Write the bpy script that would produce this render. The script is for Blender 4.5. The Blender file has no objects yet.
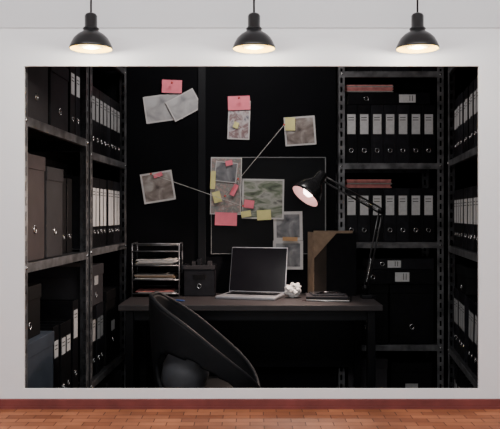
import bpy, bmesh, math, random
from mathutils import Matrix, Vector, noise
random.seed(7)
F=757.0; H=1.19
def P(px,py,d): return Vector(((px-250)*d/F, d, H+(214.5-py)*d/F))
T=Matrix.Translation
def RZ(a): return Matrix.Rotation(math.radians(a),4,'Z')
def RX(a): return Matrix.Rotation(math.radians(a),4,'X')
def RY(a): return Matrix.Rotation(math.radians(a),4,'Y')
I=Matrix.Identity(4)
# ---------------- materials
MATS={}
def mat(name,c,rough=0.5,metal=0.0,var=0.15,scale=20,emit=0,ecol=None,bump=0.0,spec=None):
    if name in MATS: return MATS[name]
    if spec is None: spec=.12 if max(c)<.1 else .4
    m=bpy.data.materials.new(name); m.use_nodes=True; nt=m.node_tree; b=nt.nodes['Principled BSDF']
    tc=nt.nodes.new('ShaderNodeTexCoord'); nz=nt.nodes.new('ShaderNodeTexNoise')
    nz.inputs['Scale'].default_value=scale; nz.inputs['Detail'].default_value=5
    nt.links.new(tc.outputs['Object'],nz.inputs['Vector'])
    r=nt.nodes.new('ShaderNodeValToRGB'); r.color_ramp.elements[0].position=.3; r.color_ramp.elements[1].position=.7
    r.color_ramp.elements[0].color=(*[x*(1-var) for x in c],1); r.color_ramp.elements[1].color=(*[min(1,x*(1+var)) for x in c],1)
    nt.links.new(nz.outputs['Fac'],r.inputs['Fac']); nt.links.new(r.outputs['Color'],b.inputs['Base Color'])
    b.inputs['Roughness'].default_value=rough; b.inputs['Metallic'].default_value=metal
    b.inputs['Specular IOR Level'].default_value=spec
    if emit:
        b.inputs['Emission Color'].default_value=(*(ecol or c),1); b.inputs['Emission Strength'].default_value=emit
    if bump:
        bp=nt.nodes.new('ShaderNodeBump'); bp.inputs['Strength'].default_value=bump; bp.inputs['Distance'].default_value=.002
        nt.links.new(nz.outputs['Fac'],bp.inputs['Height']); nt.links.new(bp.outputs['Normal'],b.inputs['Normal'])
    MATS[name]=m; return m
def photomat(name,cols,scale=14,stretch=(1,1,1)):
    m=bpy.data.materials.new(name); m.use_nodes=True; nt=m.node_tree; b=nt.nodes['Principled BSDF']
    tc=nt.nodes.new('ShaderNodeTexCoord'); mp=nt.nodes.new('ShaderNodeMapping'); mp.inputs['Scale'].default_value=stretch
    nz=nt.nodes.new('ShaderNodeTexNoise'); nz.inputs['Scale'].default_value=scale; nz.inputs['Detail'].default_value=6; nz.inputs['Distortion'].default_value=.6
    r=nt.nodes.new('ShaderNodeValToRGB'); cr=r.color_ramp
    n=len(cols); cr.elements[0].position=.32; cr.elements[1].position=.68
    cr.elements[0].color=(*cols[0],1); cr.elements[1].color=(*cols[-1],1)
    for i in range(1,n-1):
        e=cr.elements.new(.32+.36*i/(n-1)); e.color=(*cols[i],1)
    nt.links.new(tc.outputs['Object'],mp.inputs['Vector']); nt.links.new(mp.outputs['Vector'],nz.inputs['Vector'])
    nt.links.new(nz.outputs['Fac'],r.inputs['Fac']); nt.links.new(r.outputs['Color'],b.inputs['Base Color']); b.inputs['Roughness'].default_value=.45
    return m
wallM=mat('wall_paint',(.85,.85,.86),.8,var=.01,scale=3)
bandM=mat('cornice_paint',(.70,.70,.71),.8,var=.01,scale=3)
dark=mat('black_wall',(.0025,.0027,.0036),.7,var=.25,scale=4,bump=.1,spec=.05)
blackP=mat('black_plastic',(.004,.004,.005),.35,var=.2,spec=.2)
blackM=mat('black_matte',(.0035,.0035,.004),.6,var=.3)
binderM=mat('binder_black',(.004,.004,.005),.45,var=.35,scale=30,bump=.1)
binderG=mat('binder_charcoal',(.010,.010,.0125),.5,var=.3,scale=30,bump=.1)
boxG=mat('box_grey',(.032,.030,.033),.6,var=.2,scale=10)
boxB=mat('box_brown',(.056,.042,.042),.6,var=.2,scale=8)
boxBl=mat('box_blue',(.052,.062,.080),.6,var=.2,scale=8)
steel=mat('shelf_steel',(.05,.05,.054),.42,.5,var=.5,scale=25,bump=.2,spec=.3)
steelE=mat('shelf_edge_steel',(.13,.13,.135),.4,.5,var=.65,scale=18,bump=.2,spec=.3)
chrome=mat('chrome',(.5,.5,.5),.25,1.0,var=.1)
silver=mat('laptop_silver',(.42,.42,.45),.35,.6,var=.03)
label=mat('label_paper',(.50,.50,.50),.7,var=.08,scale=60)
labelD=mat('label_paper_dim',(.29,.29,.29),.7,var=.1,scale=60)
ink=mat('label_ink',(.05,.05,.05),.7)
paper=mat('paper_white',(.54,.52,.51),.7,var=.06,scale=30)
paperT=mat('paper_stack_white',(.75,.72,.70),.7,var=.05,scale=30)
pagesM=mat('pages',(.20,.19,.18),.8,var=.2,scale=80)
redF=mat('folder_red',(.42,.15,.14),.7,var=.3,scale=40)
kraft=mat('kraft',(.26,.18,.12),.7,var=.2,scale=30)
pink=mat('sticky_pink',(.85,.20,.26),.7,var=.08)
yellow=mat('sticky_yellow',(.72,.66,.28),.7,var=.1)
frameW=mat('board_frame',(.20,.20,.20),.5,.2,var=.15)
boardM=mat('board_surface',(.003,.0032,.004),.4,var=.3,scale=6)
deskM=mat('desk_laminate',(.032,.027,.028),.5,var=.2,scale=12,spec=.3)
screenM=mat('laptop_screen',(.006,.006,.008),.15,var=.1,spec=.4)
keyM=mat('laptop_keys',(.02,.02,.02),.5)
stringM=mat('string_white',(.6,.58,.55),.7)
pinM=mat('pin_red',(.6,.08,.06),.4)
bulbM=mat('pendant_bulb',(1,.85,.5),.5,var=.01,emit=3.2,ecol=(1,.74,.26))
lampIn=mat('desk_lamp_inner',(.45,.30,.30),.5,var=.03)
lampBulb=mat('desk_lamp_bulb',(1,.8,.78),.5,var=.01,emit=12,ecol=(1,.76,.70))
pendB=mat('pendant_black',(.010,.010,.011),.28,var=.1,spec=.4)
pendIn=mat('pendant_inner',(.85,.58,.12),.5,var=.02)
redB=mat('baseboard_wood',(.17,.04,.035),.5,var=.25,scale=12)
off_floor=mat('office_floor',(.010,.010,.011),.5,var=.3,scale=6)
# ---------------- builder
class B:
    def __init__(s,M=I): s.v=[];s.f=[];s.mi=[];s.sm=[];s.mats=[];s.M=M
    def m(s,mt):
        if mt not in s.mats: s.mats.append(mt)
        return s.mats.index(mt)
    def add(s,vs,fs,mt,M=I,smooth=False):
        o=len(s.v); k=s.m(mt); MM=s.M@M
        s.v+=[MM@Vector(v) for v in vs]
        for f in fs: s.f.append([i+o for i in f]); s.mi.append(k); s.sm.append(smooth)
    def box(s,x0,x1,y0,y1,z0,z1,mt,M=I,bev=0):
        if not bev:
            vs=[(x,y,z) for x in(x0,x1) for y in(y0,y1) for z in(z0,z1)]
            s.add(vs,[(0,1,3,2),(4,6,7,5),(0,4,5,1),(2,3,7,6),(0,2,6,4),(1,5,7,3)],mt,M); return
        b=bmesh.new(); bmesh.ops.create_cube(b,size=1)
        for v in b.verts:
            v.co=Vector(((x0+x1)/2+v.co.x*(x1-x0),(y0+y1)/2+v.co.y*(y1-y0),(z0+z1)/2+v.co.z*(z1-z0)))
        bmesh.ops.bevel(b,geom=b.edges[:],offset=bev,segments=2,affect='EDGES',profile=.5)
        b.verts.index_update()
        s.add([v.co.copy() for v in b.verts],[[v.index for v in f.verts] for f in b.faces],mt,M); b.free()
    def lathe(s,prof,mt,M=I,n=32,closed=False):
        vs=[];fs=[];k=len(prof)
        for i in range(n):
            a=2*math.pi*i/n
            for r,z in prof: vs.append((r*math.cos(a),r*math.sin(a),z))
        for i in range(n):
            j=(i+1)%n
            for q in range(k if closed else k-1):
                q2=(q+1)%k
                fs.append((i*k+q,j*k+q,j*k+q2,i*k+q2))
        s.add(vs,fs,mt,M,True)
    def torus(s,R,r,mt,M=I,n=20):
        s.lathe([(R+r*math.cos(a*math.pi/4),r*math.sin(a*math.pi/4)) for a in range(8)],mt,M,n,True)
    def tube(s,pts,r,mt,M=I,n=8,closed=False):
        pts=[Vector(p) for p in pts]; vs=[];fs=[];N=len(pts)
        for i,p in enumerate(pts):
            if closed: d=(pts[(i+1)%N]-pts[i-1]).normalized()
            else: d=(pts[min(i+1,N-1)]-pts[max(i-1,0)]).normalized()
            up=Vector((0,0,1)) if abs(d.z)<.9 else Vector((1,0,0))
            a=d.cross(up).normalized(); b=d.cross(a)
            rr=r[i] if isinstance(r,(list,tuple)) else r
            for q in range(n):
                t=2*math.pi*q/n; vs.append(p+a*math.cos(t)*rr+b*math.sin(t)*rr)
        for i in range(N if closed else N-1):
            j=(i+1)%N
            for q in range(n):
                w=(q+1)%n; fs.append((i*n+q,i*n+w,j*n+w,j*n+q))
        if not closed: fs.append(tuple(range(n))); fs.append(tuple((N-1)*n+q for q in range(n)))
        s.add(vs,fs,mt,M,True)
    def obj(s,name,parent=None):
        lo=Vector([min(v[i] for v in s.v) for i in range(3)]); hi=Vector([max(v[i] for v in s.v) for i in range(3)])
        c=(lo+hi)/2; c.z=lo.z
        if parent: c=parent.location.copy()
        me=bpy.data.meshes.new(name); me.from_pydata([tuple(v-c) for v in s.v],[],s.f)
        for mt in s.mats: me.materials.append(mt)
        for p,k,sm in zip(me.polygons,s.mi,s.sm): p.material_index=k; p.use_smooth=sm
        b=bmesh.new(); b.from_mesh(me); bmesh.ops.recalc_face_normals(b,faces=b.faces[:]); b.to_mesh(me); b.free()
        o=bpy.data.objects.new(name,me); bpy.context.scene.collection.objects.link(o)
        if parent: o.parent=parent
        else: o.location=c
        return o
def empty(name,loc):
    e=bpy.data.objects.new(name,None); e.location=loc; e.empty_display_size=.05
    bpy.context.scene.collection.objects.link(e); return e
# ---------------- front room shell
WY=2.5; s=WY/F
def wx(px): return (px-250)*s
def wz(py): return H+(214.5-py)*s
FZ=wz(408)
L,R,TP,BT=wx(24),wx(479),wz(66),wz(389)
b=B(); t=.012
b.box(-1.9,L,WY,WY+t,FZ-.02,FZ+1.9,wallM); b.box(R,1.9,WY,WY+t,FZ-.02,FZ+1.9,wallM)
b.box(L,R,WY,WY+t,TP,FZ+1.9,wallM); b.box(L,R,WY,WY+t,FZ-.02,BT,wallM); b.obj('wall_front')
b=B(); b.box(-1.9,1.9,WY-.004,WY,wz(28),FZ+1.9,bandM); b.obj('trim_1')
b=B(); b.box(-1.9,1.9,WY-.012,WY,FZ,wz(398.5),redB,bev=.002); b.box(-1.9,1.9,WY-.016,WY,FZ,FZ+.008,redB); b.obj('baseboard_front')
# floor material
fm=bpy.data.materials.new('parquet'); fm.use_nodes=True; nt=fm.node_tree; pb=nt.nodes['Principled BSDF']
tc=nt.nodes.new('ShaderNodeTexCoord'); br=nt.nodes.new('ShaderNodeTexBrick'); nz=nt.nodes.new('ShaderNodeTexNoise')
br.inputs['Scale'].default_value=1; br.inputs['Brick Width'].default_value=.085; br.inputs['Row Height'].default_value=.04
br.inputs['Mortar Size'].default_value=.0016; br.inputs['Mortar Smooth'].default_value=.3; br.inputs['Color1'].default_value=(.50,.185,.09,1); br.inputs['Color2'].default_value=(.27,.088,.042,1); br.inputs['Mortar'].default_value=(.08,.027,.018,1)
nz.inputs['Scale'].default_value=9; nz.inputs['Detail'].default_value=6
mr=nt.nodes.new('ShaderNodeMapRange'); mr.inputs[1].default_value=.3; mr.inputs[2].default_value=.7; mr.inputs[3].default_value=.6; mr.inputs[4].default_value=1
mx=nt.nodes.new('ShaderNodeMixRGB'); mx.blend_type='MULTIPLY'; mx.inputs[0].default_value=1
nt.links.new(tc.outputs['Object'],br.inputs['Vector']); nt.links.new(tc.outputs['Object'],nz.inputs['Vector']); nt.links.new(nz.outputs['Fac'],mr.inputs[0])
nt.links.new(br.outputs['Color'],mx.inputs[1]); nt.links.new(mr.outputs[0],mx.inputs[2]); nt.links.new(mx.outputs[0],pb.inputs['Base Color']); pb.inputs['Roughness'].default_value=.6; pb.inputs['Specular IOR Level'].default_value=.12
b=B(); b.box(-1.9,1.9,-1.2,WY,FZ-.05,FZ,fm); b.obj('floor')
b=B(); b.box(-1.9,1.9,-1.2,WY,FZ+1.9,FZ+1.93,wallM); b.obj('ceiling')
b=B(); b.box(-1.93,-1.9,-1.2,WY,FZ-.05,FZ+1.9,wallM); b.obj('wall_left')
b=B(); b.box(1.9,1.93,-1.2,WY,FZ-.05,FZ+1.9,wallM); b.obj('wall_right')
# office shell
b=B(); b.box(-1.25,1.6,WY+t,4.7,-.04,0,off_floor); b.obj('floor_office')
b=B(); b.box(-1.25,1.6,WY+t,4.7,2.5,2.54,dark); b.obj('ceiling_office')
b=B(); b.box(-1.29,-1.25,WY+t,4.7,-.04,2.54,dark); b.obj('wall_office_left')
b=B(); b.box(1.6,1.64,WY+t,4.7,-.04,2.54,dark); b.obj('wall_office_right')
b=B(); b.box(-1.25,1.6,4.66,4.7,0,2.5,dark); b.box(-1.25,.478,4.22,4.66,0,2.5,dark); b.obj('wall_back')
b=B(); x=(202-250)*4.22/F; b.box(x-.022,x+.022,4.205,4.22,0,2.5,mat('panel_trim',(.007,.0075,.009),.5),bev=.003); b.obj('trim_2')
b=B(); b.box(-1.25,1.6,WY+t,WY+t+.015,0,FZ-.02,dark); b.obj('wall_office_front')
# ---------------- shelves
def unit(M,Ln,D,levels,top,perf=True,edge=steelE):
    b=B(M); w=.038; th=.003
    for xi,sx in((0,1),(Ln,-1)):
        for yi,sy in((0,1),(D,-1)):
            x0,x1=sorted((xi,xi+sx*w))
            for ax in(0,1):
                z=0
                while z<top:
                    zz=min(z+.05,top)
                    if ax==0:
                        a,c=sorted((yi,yi+sy*th))
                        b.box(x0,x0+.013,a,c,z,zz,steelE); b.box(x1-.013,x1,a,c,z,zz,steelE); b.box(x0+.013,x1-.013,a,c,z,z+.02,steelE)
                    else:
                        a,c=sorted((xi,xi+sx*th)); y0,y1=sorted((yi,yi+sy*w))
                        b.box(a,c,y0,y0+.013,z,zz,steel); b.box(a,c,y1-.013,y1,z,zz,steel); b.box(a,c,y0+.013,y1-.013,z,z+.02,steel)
                    z+=.05
    for z in levels:
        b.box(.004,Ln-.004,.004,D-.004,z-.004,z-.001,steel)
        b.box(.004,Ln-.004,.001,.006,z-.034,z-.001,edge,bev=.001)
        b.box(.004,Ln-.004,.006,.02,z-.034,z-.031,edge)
        b.box(.004,Ln-.004,D-.006,D-.002,z-.034,z-.001,steel)
        for xx in(.02,Ln-.02):
            b.lathe([(0,.004),(.006,.003),(.006,0)],chrome,T((xx,0,z-.017))@RX(90),10)
    return b.obj('steel_shelving_unit')
def binder(b,M,w,h,dp,mt=None,lab=(.55,.28),lm=None,ring=True):
    mt=mt or binderM
    b.box(0,w,0,.004,0,h,mt,M,bev=.0015)
    b.box(0,.003,.002,dp,0,h,mt,M); b.box(w-.003,w,.002,dp,0,h,mt,M)
    b.box(.006,w-.006,.02,dp-.01,.006,h-.012,pagesM,M)
    if lab:
        z0=h*lab[0]; z1=z0+h*lab[1]
        b.box(w*.17,w*.83,-.0012,0,z0,z1,lm or label,M)
        for k in range(2): b.box(w*.25,w*.7,-.0016,-.0011,z1-.02-k*.014,z1-.016-k*.014,ink,M)
    if ring:
        b.torus(.011,.0022,chrome,M@T((w/2,-.001,h*.22))@RX(90),14)
        b.lathe([(0,0),(.0095,0)],blackM,M@T((w/2,-.0006,h*.22))@RX(90),14)
def row(M,x0,n,w,z,h,dp,y=.02,mt=None,lab=(.55,.28),lm=None,jit=.004,lean=0,gap=.0015,name='ring_binders'):
    b=B(M); x=x0
    for i in range(n):
        yy=y+random.uniform(0,jit)*2
        mm=mt or random.choice([binderM,binderM,binderG])
        Mi=T((x,yy,z))
        if lean: Mi=T((x,yy,z+.0005))@RY(lean)
        binder(b,Mi,w,h,dp,mm,lab,lm); x+=w+gap
    return b.obj(name)
def archive(b,x0,x1,y0,y1,z0,z1,mt,lm=labelD,lab=True):
    b.box(x0,x1,y0,y1,z0,z1,mt,bev=.004)
    b.box(x0-.002,x1+.002,y0-.003,y1,z1-.05,z1+.002,mt,bev=.002)
    cx=(x0+x1)/2; cz=z0+(z1-z0)*.35
    if lab: b.box(cx-.035,cx+.035,y0-.0015,y0,cz+.03,cz+.08,lm)
    b.torus(.013,.0025,chrome,T((cx,y0-.001,cz-.02))@RX(90),16)
# rear unit (faces camera)
MR=T((.488,4.2,0)); LR=.589
lr=[.06,.466,1.037,1.476,1.986]
unit(MR,LR,.38,lr,2.35)
row(MR,.042,7,.0705,1.476,.325,.28,lab=(.50,.34))
row(MR,.042,7,.0705,1.037,.30,.28,lab=(.50,.36))
row(MR,.042,7,.0705,1.986,.30,.28,lab=(.5,.34))
def folders(M,x0,x1,y0,y1,z,n,mt,name='paper_folders'):
    b=B(M)
    for i in range(n):
        dx=random.uniform(-.006,.006); b.box(x0+dx,x1+dx,y0+random.uniform(0,.01),y1,z,z+.006,random.choice([mt,mt,pagesM]),bev=.001); z+=.0068
    return b.obj(name)
folders(MR,.05,.31,.02,.26,1.8735,6,redF)
folders(MR,.05,.30,.02,.26,1.339,7,redF)
b=B(MR); binder(b,T((.06,.03,1.872))@RY(90),.068,.46,.26,lab=(.62,.2)); b.obj('box_file')
# row 3
b=B(MR); archive(b,.05,.285,.03,.34,.466,.80,blackM,lab=False); archive(b,.295,.54,.03,.34,.466,.80,binderM,lab=False); b.obj('archive_box')
b=B(MR); binder(b,T((.10,.015,.803+.078))@RY(90),.078,.44,.27,lab=(.5,.18)); b.obj('box_file')
b=B(MR); binder(b,T((.17,.03,.883+.06))@RY(90),.06,.37,.27,lab=(.3,.2),mt=binderG); b.obj('box_file')
b=B(MR); archive(b,.06,.28,.03,.34,.06,.38,boxG,lab=False); archive(b,.30,.53,.03,.34,.06,.36,blackM); b.obj('archive_box')
# right unit
ang=math.degrees(math.atan2(-1.05,-.13)); MRi=T((1.085,4.15,0))@RZ(ang)
unit(MRi,1.35,.34,[.06,.466,1.02,1.485,1.99],2.35)
row(MRi,.05,15,.0785,1.485,.32,.27,lab=(.5,.32))
row(MRi,.05,14,.0785,1.02,.30,.27,lab=(.42,.40))
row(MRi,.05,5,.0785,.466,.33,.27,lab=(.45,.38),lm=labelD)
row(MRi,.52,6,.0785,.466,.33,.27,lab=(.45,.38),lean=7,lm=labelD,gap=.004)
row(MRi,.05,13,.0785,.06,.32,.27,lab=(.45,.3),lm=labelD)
row(MRi,.05,13,.0785,1.99,.30,.27,lab=(.45,.3))
b=B(MRi); archive(b,.2,.5,.02,.3,.80,.93,blackM,lab=False); b.obj('archive_box')
# left units
angL=math.degrees(math.atan2(1.72,.069))
dirL=Vector((math.cos(math.radians(angL)),math.sin(math.radians(angL)),0))
o1=Vector((-.757,2.535,0)); ML1=T(o1)@RZ(angL); L1=.855
ML2=T(o1+dirL*(L1+.006)+Vector((.006,0,0)))@RZ(angL); L2=.80
l1=[.06,.42,1.025,1.525,2.06]; l2=[.06,.43,1.035,1.475,1.99]
unit(ML1,L1,.34,l1,2.35); unit(ML2,L2,.34,l2,2.35)
# unit 1
b=B(ML1); archive(b,.045,.27,.015,.3,1.025,1.40,boxB,lab=False); b.obj('archive_box')
b=B(ML1); archive(b,.31,.52,.02,.3,1.025,1.37,boxG,lab=False); b.obj('archive_box')
row(ML1,.55,3,.075,1.025,.32,.27,lab=None,y=.05)
b=B(ML1); archive(b,.05,.33,.02,.3,1.525,1.83,boxG,lab=False); archive(b,.36,.60,.02,.3,1.525,1.79,binderG,lab=False); b.obj('archive_box')
row(ML1,.65,2,.075,1.525,.32,.27)
b=B(ML1); archive(b,.05,.38,.015,.3,.42,.74,boxBl,lab=False); b.obj('archive_box')
row(ML1,.42,3,.075,.42,.33,.27,lab=(.62,.2),lm=label)
b=B(ML1); archive(b,.06,.30,.04,.3,.743,.93,blackM,lab=False); b.obj('archive_box')
row(ML1,.68,1,.085,.42,.40,.27,lab=(.6,.3),lm=label)
b=B(ML1); archive(b,.06,.4,.02,.3,.06,.33,boxG); archive(b,.44,.76,.02,.3,.06,.33,blackM); b.obj('archive_box')
# unit 2
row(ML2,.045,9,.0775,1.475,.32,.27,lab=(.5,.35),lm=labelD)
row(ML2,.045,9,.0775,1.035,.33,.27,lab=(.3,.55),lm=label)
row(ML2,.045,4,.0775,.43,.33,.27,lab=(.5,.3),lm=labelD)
b=B(ML2); archive(b,.40,.70,.02,.3,.43,.80,blackM); b.obj('archive_box')
b=B(ML2); archive(b,.05,.33,.02,.3,.762,.95,boxG,lab=True); b.obj('archive_box')
b=B(ML2); archive(b,.06,.38,.02,.3,.06,.34,blackM); archive(b,.42,.74,.02,.3,.06,.34,boxG); b.obj('archive_box')
b=B(ML2); archive(b,.05,.36,.02,.3,1.99,2.2,boxG); archive(b,.42,.72,.02,.3,1.99,2.2,boxG); b.obj('archive_box')
# ---------------- desk
DZ=.755; DX0,DX1,DY0,DY1=-.633,.638,3.63,4.19
b=B(); b.box(DX0,DX1,DY0,DY1,DZ-.028,DZ,deskM,bev=.003)
for x in(DX0+.03,DX1-.07):
    for y in(DY0+.03,DY1-.07): b.box(x,x+.04,y,y+.04,0,DZ-.028,blackP,bev=.003)
    b.box(x+.005,x+.035,DY0+.06,DY1-.07,.08,.11,blackP)
b.box(DX0+.05,DX1-.05,DY0+.05,DY0+.068,DZ-.08,DZ-.028,blackP)
b.box(DX0+.05,DX1-.05,DY1-.05,DY1-.035,DZ-.40,DZ-.028,blackP)
b.obj('desk')
# ---------------- chair (moulded shell armchair: high back on the left, arms sweeping down to an open front)
CX=-.188
CM=T((CX,3.17,0))
seat=.43
nU,nV=96,30; vs=[];fs=[]
def rim(a):
    c=(1+math.cos(a))/2
    return seat+.03+.395*min(1,c*1.06)**.78
for j in range(nV+1):
    v=j/nV
    for i in range(nU):
        a=2*math.pi*i/nU
        Rx,Ry=.225,.20
        if v<.3:
            q=v/.3; r=.02+.86*math.sin(q*math.pi/2); z=seat+.02*q**3
        else:
            q=(v-.3)/.7; r=.88+.12*math.sin(q*math.pi/2); z=seat+.02+(rim(a)-seat-.02)*q
        ca,sa=-math.cos(a),math.sin(a)
        # squarer plan so the backrest is a broad upright panel
        k=1/((abs(ca)**2.8+abs(sa)**2.8)**(1/2.8))
        ca*=1+(k-1)*.7; sa*=1+(k-1)*.7
        x=ca*Rx*r; y=sa*Ry*r
        vs.append((x,y,z))
def hole(i,j):
    v=(j+.5)/nV; a=2*math.pi*(i+.5)/nU
    if v<.3: return False
    q=(v-.3)/.7; aa=math.degrees(min(a,2*math.pi-a))
    u=(aa-80)/46; w_=(q-.26)/.29
    return u*u+w_*w_<1
for j in range(nV):
    for i in range(nU):
        if hole(i,j): continue
        k=(i+1)%nU; fs.append((j*nU+i,j*nU+k,(j+1)*nU+k,(j+1)*nU+i))
fs.append(tuple(range(nU)))
ch=empty('office_armchair',(CX,3.17,0))
b=B(CM); b.add(vs,fs,mat('chair_shell',(.007,.0073,.0085),.65,var=.15,spec=.12),smooth=True); o=b.obj('backrest_shell',ch)
md=o.modifiers.new('sm','SMOOTH'); md.iterations=6; md.factor=.5
md=o.modifiers.new('s','SOLIDIFY'); md.thickness=.014; md.offset=0
b=B(CM); b.tube([(vs[nV*nU+i][0],vs[nV*nU+i][1],vs[nV*nU+i][2]-.002) for i in range(nU)],.0085,mat('chair_rim',(.014,.0145,.017),.5),closed=True); b.obj('rim_trim',ch)
cush=mat('chair_cushion',(.062,.064,.072),.5,var=.12,spec=.35)
b=B(CM)
b.lathe([(0,.06),(.10,.055),(.155,.05),(.17,.035),(.165,.02),(0,.01)],blackM,T((0,0,seat)),40)
b.lathe([(0,.13),(.045,.120),(.080,.085),(.098,.02),(.090,-.05),(.05,-.09),(0,-.10)],cush,T((-.080,-.055,seat+.105))@RY(14),48); b.obj('cushion',ch)
b=B(CM)
b.lathe([(0,seat-.007),(.07,seat-.007),(.07,seat-.03),(0,seat-.03)],blackP)
for a in(45,135,225,315):
    ca,sa=math.cos(math.radians(a)),math.sin(math.radians(a))
    b.tube([(ca*.05,sa*.05,seat-.02),(ca*.22,sa*.22,0.0)],[.016,.010],blackP,n=12)
b.obj('legs',ch)
# ---------------- laptop
lp=empty('laptop',(.035,4.07,DZ))
LM=T((.035,4.07,DZ))@RZ(-16)
b=B(LM); W=.158
b.box(-W,W,-.225,0,.001,.016,silver,bev=.004)
b.box(-W+.02,W-.02,-.125,-.02,.0155,.0165,keyM)
for r_ in range(5):
    for c_ in range(13): 
        x=-W+.024+c_*.0212; y=-.118+r_*.0195
        b.box(x,x+.018,y,y+.016,.0165,.018,blackP)
b.box(-.045,.045,-.212,-.14,.0158,.0166,mat('trackpad',(.3,.3,.32),.3,.5),bev=.0003)
b.obj('base',lp)
b=B(LM@T((0,.004,.014))@RX(-14))
b.box(-W,W,0,.007,.002,.25,silver,bev=.003)
b.box(-W+.004,W-.004,-.0012,.0,.008,.245,screenM)
b.tube([(-W+.02,.003,0),(W-.02,.003,0)],.006,blackP); b.obj('screen',lp)
# ---------------- letter tray
b=B(T((-.625,3.985,DZ)))
w,d=.255,.19
wire=mat('tray_wire',(.16,.16,.17),.35,.7)
for x in(.004,w-.004):
    for y in(.004,d-.004): b.tube([(x,y,0),(x,y,.28)],.004,wire)
    b.tube([(x,.004,.28),(x,d-.004,.28)],.004,wire)
for k,z in enumerate((.012,.085,.16,.235)):
    b.box(.004,w-.004,.004,d-.004,z,z+.003,blackM)
    b.tube([(.004,.0,z+.006),(w-.004,.0,z+.006)],.003,wire); b.tube([(.004,d,z+.03),(w-.004,d,z+.03)],.003,wire)
    b.box(.002,.005,.004,d-.004,z,z+.032,blackP); b.box(w-.005,w-.002,.004,d-.004,z,z+.032,blackP)
b.tube([(.004,.004,.28),(w-.004,.004,.28)],.004,wire)
b.obj('letter_tray')
b=B(T((-.625,3.985,DZ)))
for k,z in enumerate((.015,.088,.163)):
    zz=z+.001
    for q in range((3,6,7)[k]):
        dx=random.uniform(-.012,.012); cols=[[kraft,pagesM,redF],[pagesM,paperT,kraft],[paperT,paperT,pagesM]][k]
        b.box(.026+dx,w-.028+dx,.006+random.uniform(0,.02),d-.012,zz,zz+.0035,random.choice(cols)); zz+=.0048
b.obj('paper_stack')
# ---------------- small dark storage box
b=B(T((-.352,4.02,DZ)))
w,d,h=.165,.15,.165
b.box(0,w,0,d,0,.006,blackP,bev=.002)
bx_=binderG
b.box(0,w,0,.005,0,h,bx_,bev=.002); b.box(0,w,d-.005,d,0,h,bx_,bev=.002); b.box(0,.005,0,d,0,h,bx_,bev=.002); b.box(w-.005,w,0,d,0,h,bx_,bev=.002)
b.box(-.006,w+.006,-.006,.0,h-.022,h,boxG,bev=.002); b.box(-.006,0,-.006,d+.006,h-.022,h,blackP,bev=.002); b.box(w,w+.006,-.006,d+.006,h-.022,h,blackP,bev=.002); b.box(-.006,w+.006,d,d+.006,h-.022,h,blackP,bev=.002)
b.box(.05,.115,-.0015,0,.09,.115,blackM)
b.torus(.011,.002,chrome,T((w/2,-.002,.055))@RX(90),16)
b.obj('desk_storage_box')
b=B(T((-.352,4.02,DZ))); 
for k in range(5): b.box(.012+k*.028,.034+k*.028,.02,.12,.0065,.170+.012*(k%3),[blackM,boxG,binderG,blackP,boxG][k],bev=.002)
b.obj('desk_supplies')
# ---------------- magazine file with kraft folder
fileM=mat('file_brown',(.034,.026,.021),.6,var=.25,scale=8)
MF=T((.337,4.015,DZ))@RZ(9)
b=B(MF)
b.box(0,.235,0,.004,0,.30,fileM); b.box(-.001,.004,0,.13,0,.34,kraft); b.box(.231,.235,0,.13,0,.34,blackM); b.box(0,.235,.126,.13,0,.34,blackM); b.box(0,.235,0,.13,0,.004,blackM)
b.box(.07,.235,-.004,.0,0,.335,binderM,bev=.001)
b.obj('magazine_file')
b=B(MF)
b.box(.008,.225,.03,.036,.006,.348,kraft); b.box(.01,.22,.05,.09,.006,.335,blackP)
b.add([(.0,-.0055,.342),(.13,-.0055,.342),(.0,-.0055,.20),(0,-.0045,.342),(.13,-.0045,.342),(0,-.0045,.2)],[(0,1,2),(3,5,4),(0,3,4,1),(1,4,5,2),(2,5,3,0)],kraft)
b.obj('kraft_folder')
# ---------------- notebooks / pen
b=B(T((.395,3.86,DZ))@RZ(-10))
b.box(-.105,.12,-.09,.09,.0,.012,blackP,bev=.003); b.box(-.10,.115,-.0915,.086,.0025,.0095,paper)
b.box(-.11,.10,-.08,.085,.013,.026,boxG,RZ(7),bev=.003)
b.box(-.085,.075,-.065,.07,.0265,.036,mat('tablet_glass',(.03,.03,.034),.2,spec=.6),RZ(14),bev=.003)
b.tube([(-.12,-.092,.005),(.12,-.092,.005)],.0015,chrome)
b.obj('notebook_stack')
b=B(T((.40,3.84,DZ+.0415))@RZ(30)); b.tube([(-.07,0,0),(.05,0,0),(.062,0,0)],[.0042,.0042,.001],chrome,n=10); b.tube([(-.075,0,0),(-.03,0,0)],.0046,blackP); b.obj('ballpoint_pen')
b=B(T((-.38,3.80,DZ+.0048))@RZ(-25)); b.tube([(-.07,0,0),(.05,0,0),(.062,0,0)],[.0042,.0042,.001],mat('pen_blue',(.04,.08,.25),.4),n=10); b.obj('ballpoint_pen')
# crumpled paper
bm=bmesh.new(); bmesh.ops.create_icosphere(bm,subdivisions=4,radius=.044)
for v in bm.verts:
    n=noise.noise(v.co*38)+.6*noise.noise(v.co*90); q=noise.cell(v.co*60)
    v.co*=1+.28*n+.10*(q-.5); v.co.z*=.8
mz=min(v.co.z for v in bm.verts)
for v in bm.verts: v.co.z-=mz
me=bpy.data.meshes.new('crumpled_paper'); bm.to_mesh(me); bm.free(); me.materials.append(paper)
o=bpy.data.objects.new('crumpled_paper',me); o.location=(.228,3.95,DZ); bpy.context.scene.collection.objects.link(o)
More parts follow.
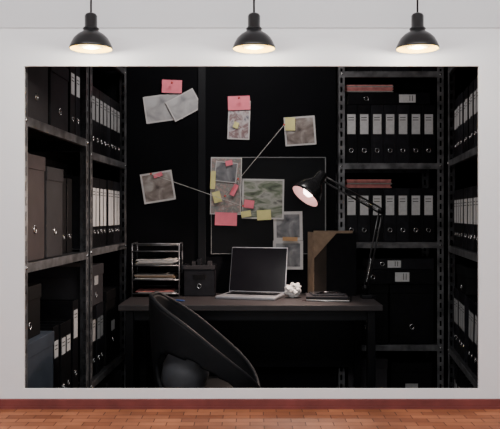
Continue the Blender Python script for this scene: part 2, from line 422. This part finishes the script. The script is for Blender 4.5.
# ---------------- desk lamp
dl=empty('desk_lamp',(.60,3.93,DZ))
ld=3.9
elbow=P(381,211,ld); head=P(321,177,3.86)
b=B(); b.box(.575,.632,3.90,3.96,DZ+.0005,DZ+.02,blackP,bev=.003); b.box(.6385,.650,3.91,3.95,DZ-.06,DZ+.02,blackP,bev=.002) ; b.box(.628,.645,3.91,3.95,DZ+.006,DZ+.02,blackP); b.box(.59,.646,3.91,3.95,DZ-.06,DZ-.05,blackP); b.tube([(.605,3.93,DZ-.05),(.605,3.93,DZ-.030)],.008,chrome)
b.tube([(.60,3.93,DZ+.02),(.60,3.93,DZ+.06)],.011,blackP,n=12); b.obj('clamp',dl)
bs=Vector((.60,3.93,DZ+.055))
b=B()
def pair(a,c,off):
    for sg in(-1,1): b.tube([a+off*sg,c+off*sg],.0046,mat('lamp_arm',(.02,.02,.022),.3,spec=.5))
pair(bs,elbow,Vector((.010,0,.003))); pair(elbow,head,Vector((0.004,0,.012)))
for a,c in((bs,elbow),(elbow,head)):
    dd=(c-a); ln=dd.length; dd.normalize(); u=dd.cross(Vector((0,1,0))).normalized(); v_=dd.cross(u)
    pts=[a+dd*(ln*(.08+.3*k/160))+ (u*math.cos(k*.9)+v_*math.sin(k*.9))*.006 for k in range(160)]
    b.tube(pts,.0014,chrome,n=5)
for p in(bs,elbow,head):
    b.lathe([(0,.016),(.016,.016),(.016,-.016),(0,-.016)],blackP,T(p)@RX(90),18)
b.obj('arms',dl)
ax=Vector((-.60,-.30,-.74)).normalized()
q=Vector((0,0,-1)).rotation_difference(ax).to_matrix().to_4x4()
SM=T(head+Vector((-.004,-.012,0)))@q
b=B(SM)
b.lathe([(0,.028),(.022,.026),(.027,.015),(.028,-.03),(.040,-.045),(.062,-.075),(.078,-.118),(.0785,-.135),(.076,-.135)],mat('lamp_shade_black',(.014,.014,.015),.25,spec=.7),n=40)
b.obj('shade',dl)
b=B(SM); b.lathe([(.076,-.1345),(.0755,-.118),(.060,-.077),(.037,-.048),(.0,-.04)],lampIn,n=40); b.obj('shade_inner',dl)
b=B(SM); b.lathe([(0,-.045),(.012,-.05),(.03,-.08),(.034,-.100),(.02,-.122),(0,-.128)],lampBulb,n=24); b.obj('bulb',dl)
# ---------------- board, photos
YB=4.2
def W(px,py,d=YB): return P(px,py,d)
b=B(); p0=W(211,157); p1=W(326,254)
b.box(p0.x,p1.x,4.203,4.22,p1.z,p0.z,boardM)
r_=.0042
b.box(p0.x,p1.x,4.199,4.22,p0.z-r_,p0.z,frameW); b.box(p0.x,p1.x,4.199,4.22,p1.z,p1.z+r_*.6,frameW); b.box(p0.x,p0.x+r_*.7,4.199,4.22,p1.z,p0.z,frameW); b.box(p1.x-r_*1.3,p1.x,4.199,4.22,p1.z,p0.z,frameW)
b.obj('pin_board')
ph1=photomat('print_grey',[(.22,.22,.23),(.40,.39,.39),(.50,.50,.50)],12)
ph2=photomat('print_red',[(.36,.33,.33),(.20,.11,.11),(.5,.45,.45),(.1,.1,.13)],22)
ph3=photomat('print_green',[(.04,.05,.03),(.14,.17,.11),(.34,.34,.30),(.07,.07,.06)],11,(1,1,2.5))
ph4=photomat('print_map',[(.34,.32,.28),(.18,.19,.18),(.32,.22,.20),(.40,.39,.36)],45)
ph5=photomat('print_dark',[(.04,.04,.05),(.17,.17,.18),(.36,.36,.36)],13)
ph6=photomat('print_brown',[(.07,.05,.045),(.22,.18,.16),(.42,.39,.36)],16)
cnt=[0]
def card(px,py,w,h,rot,mt,name='pinned_photo',dep=None,border=.06,bm_=None):
    cnt[0]+=1
    d=dep if dep else 4.196-.0012*(cnt[0]%6)
    c=W(px,py,d); sw=w*d/F/2; sh=h*d/F/2
    b=B(T(c)@RY(rot))
    n=8; vs=[];fs=[]
    for i in range(n+1):
        u=-1+2*i/n; cy=-.003*(u*u)
        for zz in(-sh,sh):
            vs.append((u*sw,cy-.0005,zz)); vs.append((u*sw,cy,zz))
    for i in range(n):
        a=i*4; e=a+4
        fs+= [(a,e,e+2,a+2),(a+1,a+3,e+3,e+1),(a,a+1,e+1,e),(a+2,e+2,e+3,a+3)]
    fs+=[(0,2,3,1),(n*4,n*4+1,n*4+3,n*4+2)]
    b.add(vs,fs,bm_ or paper)
    if mt:
        k=border*2; vs=[];fs=[]
        bx=sw-k*min(sw,sh); bz=sh-k*min(sw,sh)
        for i in range(n+1):
            u=(-1+2*i/n)*bx/sw; cy=-.003*u*u-.0011
            vs+=[(u*sw,cy,-bz),(u*sw,cy,bz)]
        for i in range(n): fs.append((i*2,i*2+2,i*2+3,i*2+1))
        b.add(vs,fs,mt)
    return b.obj(name)
def note(px,py,w,h,rot,mt,dep=4.181): return card(px,py,w,h,rot,None,'sticky_note',dep,bm_=mt)
card(163,108,37,27,-8,ph1,dep=4.215); card(184,105,31,22,-28,ph1,dep=4.209); note(172,86.5,20,13,2,pink,4.203)
card(239,120,22,39,2,ph2,dep=4.215); note(239,103,22,14,-2,pink,4.208); note(236,125,5,6,20,yellow,4.208)
card(300,131,31,29,-4,ph6,dep=4.215); note(290,124,10,13,0,yellow,4.208)
card(158,187,32,30,-9,ph6,dep=4.215); note(158,175,9,4,-20,pink,4.208)
card(226,186,31,57,1,ph4,dep=4.196,border=.03); card(263,199,42,40,1,ph3,dep=4.190,border=.04)
card(226,172,22,20,6,ph5,dep=4.190,border=.04)
card(288,226,29,29,-1,ph5,dep=4.196,border=.1); card(288,255,30,29,0,ph5,dep=4.196,border=.1)
note(226,219,22,13,2,pink); note(264,215,14,10,-3,yellow); note(217,197,8,11,-15,yellow); note(249,204,10,8,8,pink); note(246,214,10,6,-10,yellow,4.178)
note(213,180,5,18,3,yellow); note(229,163,7,5,-12,pink); note(290,239,15,4,2,mat('sticky_orange',(.5,.3,.15),.7),4.184)
note(234,190,5,12,25,pink)
b=B()
def st(p,q): b.tube([W(*p,4.168),W(*q,4.168)],.0013,stringM,n=5)
st((151,174),(243,206)); st((225,196),(284,125)); st((238,179),(243,206))
b.obj('evidence_string')
b=B()
for p in((151,174),(243,206),(225,196),(284,125),(238,179),(172,83),(239,98)):
    M=T(W(*p,4.174))@RX(90); b.lathe([(0,.014),(.005,.013),(.0035,.006),(.006,.0),(.0,0)],pinM,M,12); b.tube([(0,0,0),(0,0,-.012)],.0008,chrome,M,n=5)
b.obj('push_pins')
# ---------------- pendants
for i,px in enumerate((91,254,417.5)):
    d=2.38; k=d/F; c=P(px,49,d)
    e=empty('pendant_lamp',c)
    b=B(T(c))
    b.lathe([(21*k,0),(21.4*k,1.2*k),(21*k,2.5*k),(19.5*k,6*k),(17*k,10.5*k),(13*k,14.5*k),(8.8*k,17*k),(7.6*k,18*k),(7.6*k,21*k),(6.2*k,22*k),(6.2*k,33*k),(5*k,35*k),(1.6*k,36.5*k),(0,36.5*k)],pendB,n=48)
    b.torus(7.7*k,.5*k,pendB,T((0,0,20*k)),32)
    b.obj('shade',e)
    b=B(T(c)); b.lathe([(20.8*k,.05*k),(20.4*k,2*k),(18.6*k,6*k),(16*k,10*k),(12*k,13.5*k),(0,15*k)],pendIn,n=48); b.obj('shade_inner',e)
    b=B(T(c)); b.lathe([(0,14*k),(4*k,13*k),(5*k,10*k),(12*k,5*k),(13*k,3.2*k),(10*k,1.4*k),(0,.5*k)],bulbM,n=32); b.obj('bulb',e)
    b=B(); b.tube([c+Vector((0,0,36*k)),Vector((c.x,c.y,FZ+1.9))],.0032,pendB); b.lathe([(0,-.02),(.03,-.015),(.035,0)],pendB,T((c.x,c.y,FZ+1.9)),24); b.obj('cord',e)
    l=bpy.data.lights.new('pendant_light','POINT'); l.energy=2.0; l.color=(1,.95,.85); l.shadow_soft_size=.01
    lo=bpy.data.objects.new('pendant_light',l); lo.location=Vector((0,.0,-3.5*k)); bpy.context.scene.collection.objects.link(lo); lo.parent=e
# ---------------- lights
def area(name,loc,tgt,sz,en,col=(1,1,1),szy=None):
    l=bpy.data.lights.new(name,'AREA'); l.energy=en; l.size=sz; l.color=col
    if szy: l.shape='RECTANGLE'; l.size_y=szy
    o=bpy.data.objects.new(name,l); o.location=loc; o.rotation_euler=(Vector(tgt)-Vector(loc)).to_track_quat('-Z','Y').to_euler(); bpy.context.scene.collection.objects.link(o)
area('wall_fill_light',(0,1.2,2.4),(0,2.4,1.0),2.8,50,(1,1,1),.5)  # unseen area lamp, added to brighten the front wall
area('board_fill_light',(-.05,3.5,2.42),(-.05,4.2,1.3),.5,15,(1,.95,.93))  # added soft lamp without a fixture, lifts the board and its papers
l=bpy.data.lights.new('desk_lamp_light','SPOT'); l.energy=34; l.spot_size=2.4; l.spot_blend=.5; l.color=(1,.78,.66); l.shadow_soft_size=.03
lo=bpy.data.objects.new('desk_lamp_light',l); lo.location=head+ax*.15-dl.location; lo.rotation_euler=ax.to_track_quat('-Z','Y').to_euler(); bpy.context.scene.collection.objects.link(lo); lo.parent=dl
w=bpy.data.worlds.new('World'); bpy.context.scene.world=w; w.use_nodes=True
bg=w.node_tree.nodes['Background']; bg.inputs[0].default_value=(.94,.97,1,1); bg.inputs[1].default_value=1.2
cam=bpy.data.cameras.new('camera'); cam.sensor_width=36; cam.lens=F*36/500; cam.clip_start=.05
co=bpy.data.objects.new('camera',cam); co.location=(0,0,H); co.rotation_euler=(math.pi/2,0,0); bpy.context.scene.collection.objects.link(co)
bpy.context.scene.camera=co
